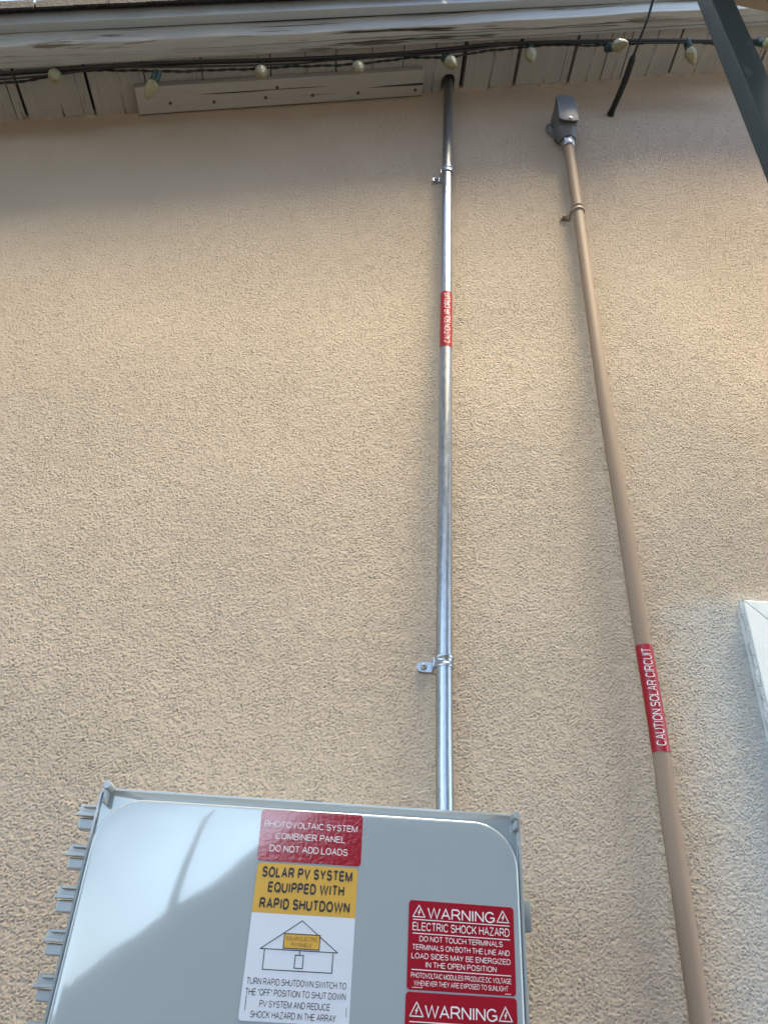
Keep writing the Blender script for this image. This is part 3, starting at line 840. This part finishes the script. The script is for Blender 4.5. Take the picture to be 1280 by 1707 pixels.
def lid():
    bm = bmesh.new(); n = 14
    def ring(l, r_, tp, bt, rad, w):
        return [bm.verts.new((x, -0.150-w, z)) for x, z in rrect(LX0+l, LZ0+bt, LX1-r_, LZ1-tp, rad, n)]
    rs = [ring(0.000, 0.000, 0.000, 0.000, 0.006, 0.0005), ring(0.000, 0.000, 0.000, 0.000, 0.006, 0.0110),
          ring(0.0006, 0.0006, 0.0006, 0.0006, 0.0056, 0.0119), ring(0.0022, 0.0022, 0.0022, 0.0022, 0.005, 0.0120),
          ring(0.0030, 0.0030, 0.0032, 0.003, 0.0045, 0.0112), ring(0.0034, 0.0034, 0.0060, 0.0034, 0.0043, 0.0085),
          ring(0.0040, 0.0040, 0.0088, 0.005, 0.044, 0.0082), ring(0.0046, 0.0046, 0.0094, 0.0056, 0.0435, 0.0088)]
    for k in range(7):                                  # rounded shoulder up to the flat face
        a = math.pi/2*k/6
        i = 0.0052+0.0030*(1-math.cos(a))
        rs.append(ring(i, i, i+0.0048, i+0.001, 0.043-0.004*(1-math.cos(a)), 0.0165+0.0035*math.sin(a)))
    for f_ in (0.0005, 0.012, 0.03):
        rs.append(ring(0.0083+f_, 0.0083+f_, 0.0131+f_, 0.0093+f_, max(0.039-f_, 0.01), 0.02002+f_*0.0001))
    N = len(rs[0])
    for a, b in zip(rs[:-1], rs[1:]):
        for k in range(N): bm.faces.new((a[k], a[(k+1) % N], b[(k+1) % N], b[k]))
    bm.faces.new(rs[-1])
    return obj('lid', bm, M_LID, bx, angle=38)
LID = lid()
for px, py in ((178, 1308), (861, 1359)):
    c = at(px, py, -0.176)
    bm = bmesh.new(); tube(bm, [(c.x, -0.158, c.z), (c.x, -0.1752, c.z), (c.x, -0.176, c.z)], [0.0042, 0.0040, 0.0034], 6 if px > 500 else 18)
    box(bm, (c.x-0.0012, -0.1735, c.z-0.016) if px < 500 else (c.x-0.0012, -0.1735, c.z-0.012), (c.x+0.0012, -0.159, c.z-0.0045), 0.0003)
    if px < 500: pass
    obj('lid_screw', bm, M_PLASTIC, LID, angle=40)
for (xa, ya, xb, yb) in ((137, 1343, 161, 1362), (119, 1409, 144, 1428), (101, 1477, 126, 1498), (83, 1549, 109, 1570), (67, 1624, 91, 1646), (47, 1703, 72, 1726)):
    A = at(xa, ya, -0.142); B = at(xa, yb, -0.142)
    xl = A.x; xr = LX0+0.003; zt, zb = A.z, B.z; dz = zt-zb
    bm = bmesh.new()
    box(bm, (xl, -0.146, zb+0.0008), (xr, -0.130, zt), 0.0012)
    box(bm, (xl+0.004, -0.1505, zt-0.0032), (xr, -0.1465, zt-0.0006), 0.0006)
    box(bm, (xl-0.001, -0.1505, zb-0.0008), (xr, -0.1465, zb+0.0024), 0.0006)
    hg = obj('hinge', bm, M_PLASTIC, bx)
    bm = bmesh.new(); box(bm, (xl+0.0015, -0.1445, zb-dz*1.12), (xr, -0.131, zb-0.0014), 0.0012)
    obj('hinge_leaf', bm, M_PLASTIC, hg)
# latch on the right edge
A, B = at(864, 1500, -0.152), at(886, 1558, -0.152)
bm = bmesh.new()
box(bm, (A.x-0.004, -0.1500, B.z), (B.x-0.004, -0.132, A.z), 0.0016)
box(bm, (A.x+0.002, -0.1555, B.z+0.001), (B.x, -0.1502, A.z-0.0005), 0.0016)
lt = obj('latch', bm, M_LATCH, bx, angle=40)
bm = bmesh.new(); prism(bm, [(A.x+0.003, B.z-0.0002), (B.x-0.006, B.z-0.0002), (B.x-0.010, B.z-0.009), (A.x+0.004, B.z-0.011)], -0.147, -0.136, lambda u, v, w: Vector((u, w, v)))
obj('latch_tongue', bm, M_COVER, lt)
A, B = at(508, 1322, -0.146), at(538, 1330, -0.146)
bm = bmesh.new(); box(bm, (A.x, -0.149, LZ1-0.004), (B.x, -0.136, LZ1+0.0045), 0.001)
obj('top_tab', bm, M_COVER, bx)

# ------------------------------------------------------------------ labels on the lid
class Label:
    def __init__(s, tl, tr, bl, br, desc, rad=0.003):
        s.c = [at(px, py, YP-0.0001) for px, py in (tl, tr, bl, br)]
        s.w = (s.c[1]-s.c[0]).length; s.h = (s.c[2]-s.c[0]).length
        s.desc = desc; s.rad = rad
    def fn(s, lift):
        tl, tr, bl, br = s.c
        def g(u, v, e=0.0):                             # u, v in 0..1 from the top left
            p = tl*(1-u)*(1-v)+tr*u*(1-v)+bl*(1-u)*v+br*u*v
            return Vector((p.x, YP-lift-e, p.z))
        return g
    def slab(s, m, u0=0, v0=0, u1=1, v1=1, lift=0.0004, base=0.0001, corners=(1, 1, 1, 1)):
        """outline in label fractions; corners: round? (tr, tl, bl, br)"""
        poly = []
        ru, rv = s.rad/s.w, s.rad/s.h
        for (cu, cv, a0, rnd) in ((u1, v0, 0, corners[0]), (u0, v0, 90, corners[1]), (u0, v1, 180, corners[2]), (u1, v1, 270, corners[3])):
            su = -1 if cu == u1 else 1; sv = 1 if cv == v0 else -1
            if not rnd: poly.append((cu, cv)); continue
            for k in range(7):
                a = math.radians(a0+15*k)
                poly.append((cu+su*ru+ru*math.cos(a), cv+sv*rv-rv*math.sin(a)))
        bm = bmesh.new(); f0, f1 = s.fn(base), s.fn(lift)
        prism(bm, poly, 0, 1, lambda u, v, w: f1(u, v) if w > 0.5 else f0(u, v))
        return bm
    def text(s, bm, body, cu, cv, wid, hgt, lift=0.00065, bold=0.115):
        g = s.fn(lift)
        text_into(bm, body, 0, 0, wid, hgt, lambda u, v, e: g(cu+u, cv-v, e), bold=bold)
    def line(s, bm, p, q, t=0.012, lift=0.0006):
        g = s.fn(lift); k = s.h/s.w
        line_into(bm, (p[0], p[1]*k), (q[0], q[1]*k), t, lambda u, v: g(u, v/k))
    def tri(s, bm, a, b, c, t=0.012):
        for p, q in ((a, b), (b, c), (c, a)): s.line(bm, p, q, t)
        # lightning bolt inside
        g = s.fn(0.0006); k = 1
        cx = a[0]; h = b[1]-a[1]; w = (c[0]-b[0])
        y0 = a[1]+h*0.34
        for poly in ([(0.06, 0), (-0.10, 0.32), (0.00, 0.30), (0.12, 0)], [(0.00, 0.22), (0.10, 0.22), (-0.03, 0.55), (-0.05, 0.50)]):
            vs = [bm.verts.new(g(cx+x*w*1.2, y0+y*h)) for x, y in poly]; bm.faces.new(vs)
    def smallprint(s, bm, u0, u1, v, hgt, vertical=False, lift=0.0006):
        g = s.fn(lift); rnd = random.Random(int(u0*1000)); u = u0
        while u < u1:
            w = rnd.uniform(0.003, 0.007)
            if vertical: vs = [(v, u), (v, u+w), (v+hgt, u+w), (v+hgt, u)]
            else: vs = [(u, v), (u, v+hgt), (u+w, v+hgt), (u+w, v)]
            bm.faces.new([bm.verts.new(g(*p)) for p in vs]); u += w+0.0025
    def add(s, m):
        o = obj('warning_label', s.slab(m), m, bx); o['label'] = s.desc; return o

# red label: combiner panel
L = Label((437.0, 1349.2), (605.1, 1360.1), (428.4, 1434.8), (601.1, 1445.2), 'red label about the photovoltaic combiner panel')
o = L.add(M_RED); bm = bmesh.new()
for body, u, v, w, h in (('PHOTOVOLTAIC SYSTEM', .497, .285, .91, .128), ('COMBINER PANEL', .495, .51, .68, .128), ('DO NOT ADD LOADS', .49, .752, .755, .128)):
    L.text(bm, body, u, v, w, h, bold=0.125)
obj('lettering', bm, M_INKW, o)
for a_ in ((.07, .17, .945, .012), (.87, .92, .955, .012)):
    bm = bmesh.new(); L.smallprint(bm, *a_); obj('small_print', bm, M_INKF, o)

# yellow and white label: rapid shutdown
L = Label((430.3, 1438.3), (596.5, 1448.8), (396.6, 1702), (581.5, 1712.5), 'yellow and white rapid shutdown label with a house diagram')
b1 = at(420.4, 1521.3, YP); VB = (at(430.3, 1438.3, YP).z-b1.z)/(L.c[0].z-L.c[2].z)
o = obj('warning_label', L.slab(M_WHT, 0, VB, 1, 1, corners=(0, 0, 1, 1)), M_WHT, bx); o['label'] = L.desc
yl = obj('header_panel', L.slab(M_YEL, 0, 0, 1, VB-0.001, corners=(1, 1, 0, 0)), M_YEL, o)
bm = bmesh.new()
for body, u, v, w, h in (('SOLAR PV SYSTEM', .502, .178, .895, .225), ('EQUIPPED WITH', .503, .48, .752, .222), ('RAPID SHUTDOWN', .503, .805, .88, .222)):
    L.text(bm, body, u, v*VB, w, h*VB, bold=0.215)
V = lambda v: VB+(1-VB)*v
for body, u, v, w, h in (('TURN RAPID SHUTDOWN SWITCH TO', .495, .645, .92, .062), ('THE \u201cOFF\u201d POSITION TO SHUT DOWN', .495, .742, .92, .062),
                         ('PV SYSTEM AND REDUCE', .495, .842, .64, .062), ('SHOCK HAZARD IN THE ARRAY', .49, .938, .775, .062)):
    L.text(bm, body, u, V(v), w, h*(1-VB), bold=0.125)
t = 0.008
for p, q in (((.124, .343), (.495, .056)), ((.495, .056), (.853, .343)), ((.124, .343), (.853, .343)), ((.165, .347), (.165, .535)), ((.165, .535), (.812, .535)),
             ((.812, .535), (.812, .347)), ((.497, .343), (.497, .385)), ((.458, .387), (.535, .387)), ((.458, .387), (.458, .508)), ((.535, .387), (.535, .508)), ((.458, .508), (.535, .508))):
    L.line(bm, (p[0], V(p[1])), (q[0], V(q[1])), t)
for p, q in (((.338, .187), (.677, .187)), ((.338, .187), (.338, .327)), ((.677, .187), (.677, .327)), ((.338, .327), (.677, .327))):
    L.line(bm, (p[0], V(p[1])), (q[0], V(q[1])), t, lift=0.00078)
L.text(bm, 'SOLAR ELECTRIC', .507, V(.232), .30, .037*(1-VB), lift=0.00082); L.text(bm, 'PV PANELS', .507, V(.289), .19, .037*(1-VB), lift=0.00082)
L.smallprint(bm, V(.78), V(.9), .045, .008, True); L.smallprint(bm, V(.84), V(.92), .965, .006, True)
obj('lettering', bm, M_INKB, o)
obj('house_diagram_panel', L.slab(M_YEL, .338, V(.187), .677, V(.327), lift=0.00070, base=0.00045, corners=(0, 0, 0, 0)), M_YEL, o)

# red label: electric shock hazard
L = Label((681.9, 1500.7), (855.4, 1513.8), (677.4, 1650.2), (860.3, 1662.4), 'upper red electric shock hazard warning label')
o = L.add(M_RED); bm = bmesh.new()
L.text(bm, 'WARNING', .497, .138, .64, .130, bold=0.12)
for body, v, w, h in (('ELECTRIC SHOCK HAZARD', .300, .915, .095), ('DO NOT TOUCH TERMINALS', .437, .78, .062), ('TERMINALS ON BOTH THE LINE AND', .533, .905, .062),
                      ('LOAD SIDES MAY BE ENERGIZED', .630, .92, .062), ('IN THE OPEN POSITION', .722, .655, .062), ('PHOTOVOLTAIC MODULES PRODUCE DC VOLTAGE', .842, .92, .056), ('WHENEVER THEY ARE EXPOSED TO SUNLIGHT', .925, .86, .056)):
    L.text(bm, body, .497, v, w, h, bold=0.12)
for v in (.222, .380, .782): L.line(bm, (.045, v), (.955, v), 0.007)
L.tri(bm, (.097, .055), (.040, .190), (.155, .190), .008); L.tri(bm, (.895, .050), (.840, .185), (.952, .185), .008)
L.smallprint(bm, .05, .14, .968, .008); L.smallprint(bm, .90, .95, .975, .010)
obj('lettering', bm, M_INKW, o)

# red label below it, cut by the lower edge of the picture
L = Label((676.3, 1653.7), (861.0, 1665.2), (671.5, 1790), (865.5, 1802), 'lower red warning label under the shock hazard label')
o = L.add(M_RED); bm = bmesh.new()
L.text(bm, 'WARNING', .497, .235, .645, .165, bold=0.12)
L.line(bm, (.045, .375), (.965, .375), 0.007)
L.tri(bm, (.100, .125), (.042, .305), (.162, .305), .008); L.tri(bm, (.895, .120), (.838, .300), (.955, .300), .008)
obj('lettering', bm, M_INKW, o)

# ------------------------------------------------------------------ house across the yard, mirrored in the glossy lid
nb = empty('neighbour_house', (9.9, -16, 0), 'neighbouring gabled house whose roofline is mirrored in the grey lid', 'house')
bm = bmesh.new()
prism(bm, [(-3.3, 0), (22.9, 0), (22.9, 2.0), (9.8, 12.4), (-3.3, 2.0)], -14.1, -26, lambda u, v, w: Vector((u, w, v)))
obj('house_wall', bm, M_NWALL, nb)
bm = bmesh.new()
for sg in (1, -1):
    e = (-4.1 if sg > 0 else 23.7)
    prism(bm, [(e, 1.66), (9.8, 12.7), (9.8, 12.95), (e, 1.91)], -13.8, -26.3, lambda u, v, w: Vector((u, w, v)))
obj('roof', bm, M_NROOF, nb)

bm = bmesh.new(); tube(bm, [(-3.15, -13.2, 0.0), (-2.62, -13.2, 2.9), (-2.25, -13.2, 4.85)], [0.11, 0.085, 0.022], 14)
tag(obj('leaning_pole', bm, M_NROOF), 'leaning tapered pole mirrored as a faint streak in the grey lid', 'pole')
bm = bmesh.new(); box(bm, (-4.25, -12.9, 0), (-1.9, -12.7, 1.86), 0.01)  # added fence that hides a bright sky gap from the lid
tag(obj('blocking_fence', bm, M_NROOF), 'unseen low dark fence added to close the bright gap mirrored in the lid', 'fence')
sh = empty('blocking_shed', (-17, -10, 0), 'unseen long low dark shed added across the yard to block low sky', 'shed')  # added out of view to block low sky on the left
bm = bmesh.new(); box(bm, (-30.0, -12.0, 0), (-4.4, -9.0, 3.3), 0.01); obj('shed_wall', bm, M_NWALL, sh)
bm = bmesh.new(); box(bm, (-30.2, -12.2, 3.302), (-4.3, -8.8, 3.42), 0.01); obj('flat_roof', bm, M_NROOF, sh)

# ------------------------------------------------------------------ unseen cover added over the yard to block sun and sky
pc = empty('shade_cover', (-1.8, -2.8, 0), 'unseen wooden cover added over the yard to shade the stucco wall', 'patio cover')
CX0, CX1, CY0, CY1, CZ = -12.0, 3.2, -2.3, -0.51, 3.55
bm = bmesh.new(); prism(bm, [(CX0, CY0), (CX1, CY0), (CX1, CY1), (CX0, CY1)], CZ, CZ+0.05, lambda u, v, w: Vector((u, v, w))); obj('shade_panel', bm, M_NROOF, pc)
for yy in (CY0+0.1, CY1-0.14):
    bm = bmesh.new(); box(bm, (CX0, yy, CZ-0.142), (CX1, yy+0.04, CZ-0.002), 0.003); obj('shade_beam', bm, M_BEAM, pc)
for xx, yy in ((CX0+0.2, CY0+0.12), (CX1-0.3, CY0+0.12), (CX0+0.2, CY1-0.12)):
    bm = bmesh.new(); box(bm, (xx-0.045, yy-0.045-0.09, 0), (xx+0.045, yy-0.0-0.09+0.045, CZ-0.144), 0.003); obj('post', bm, M_POST, pc)
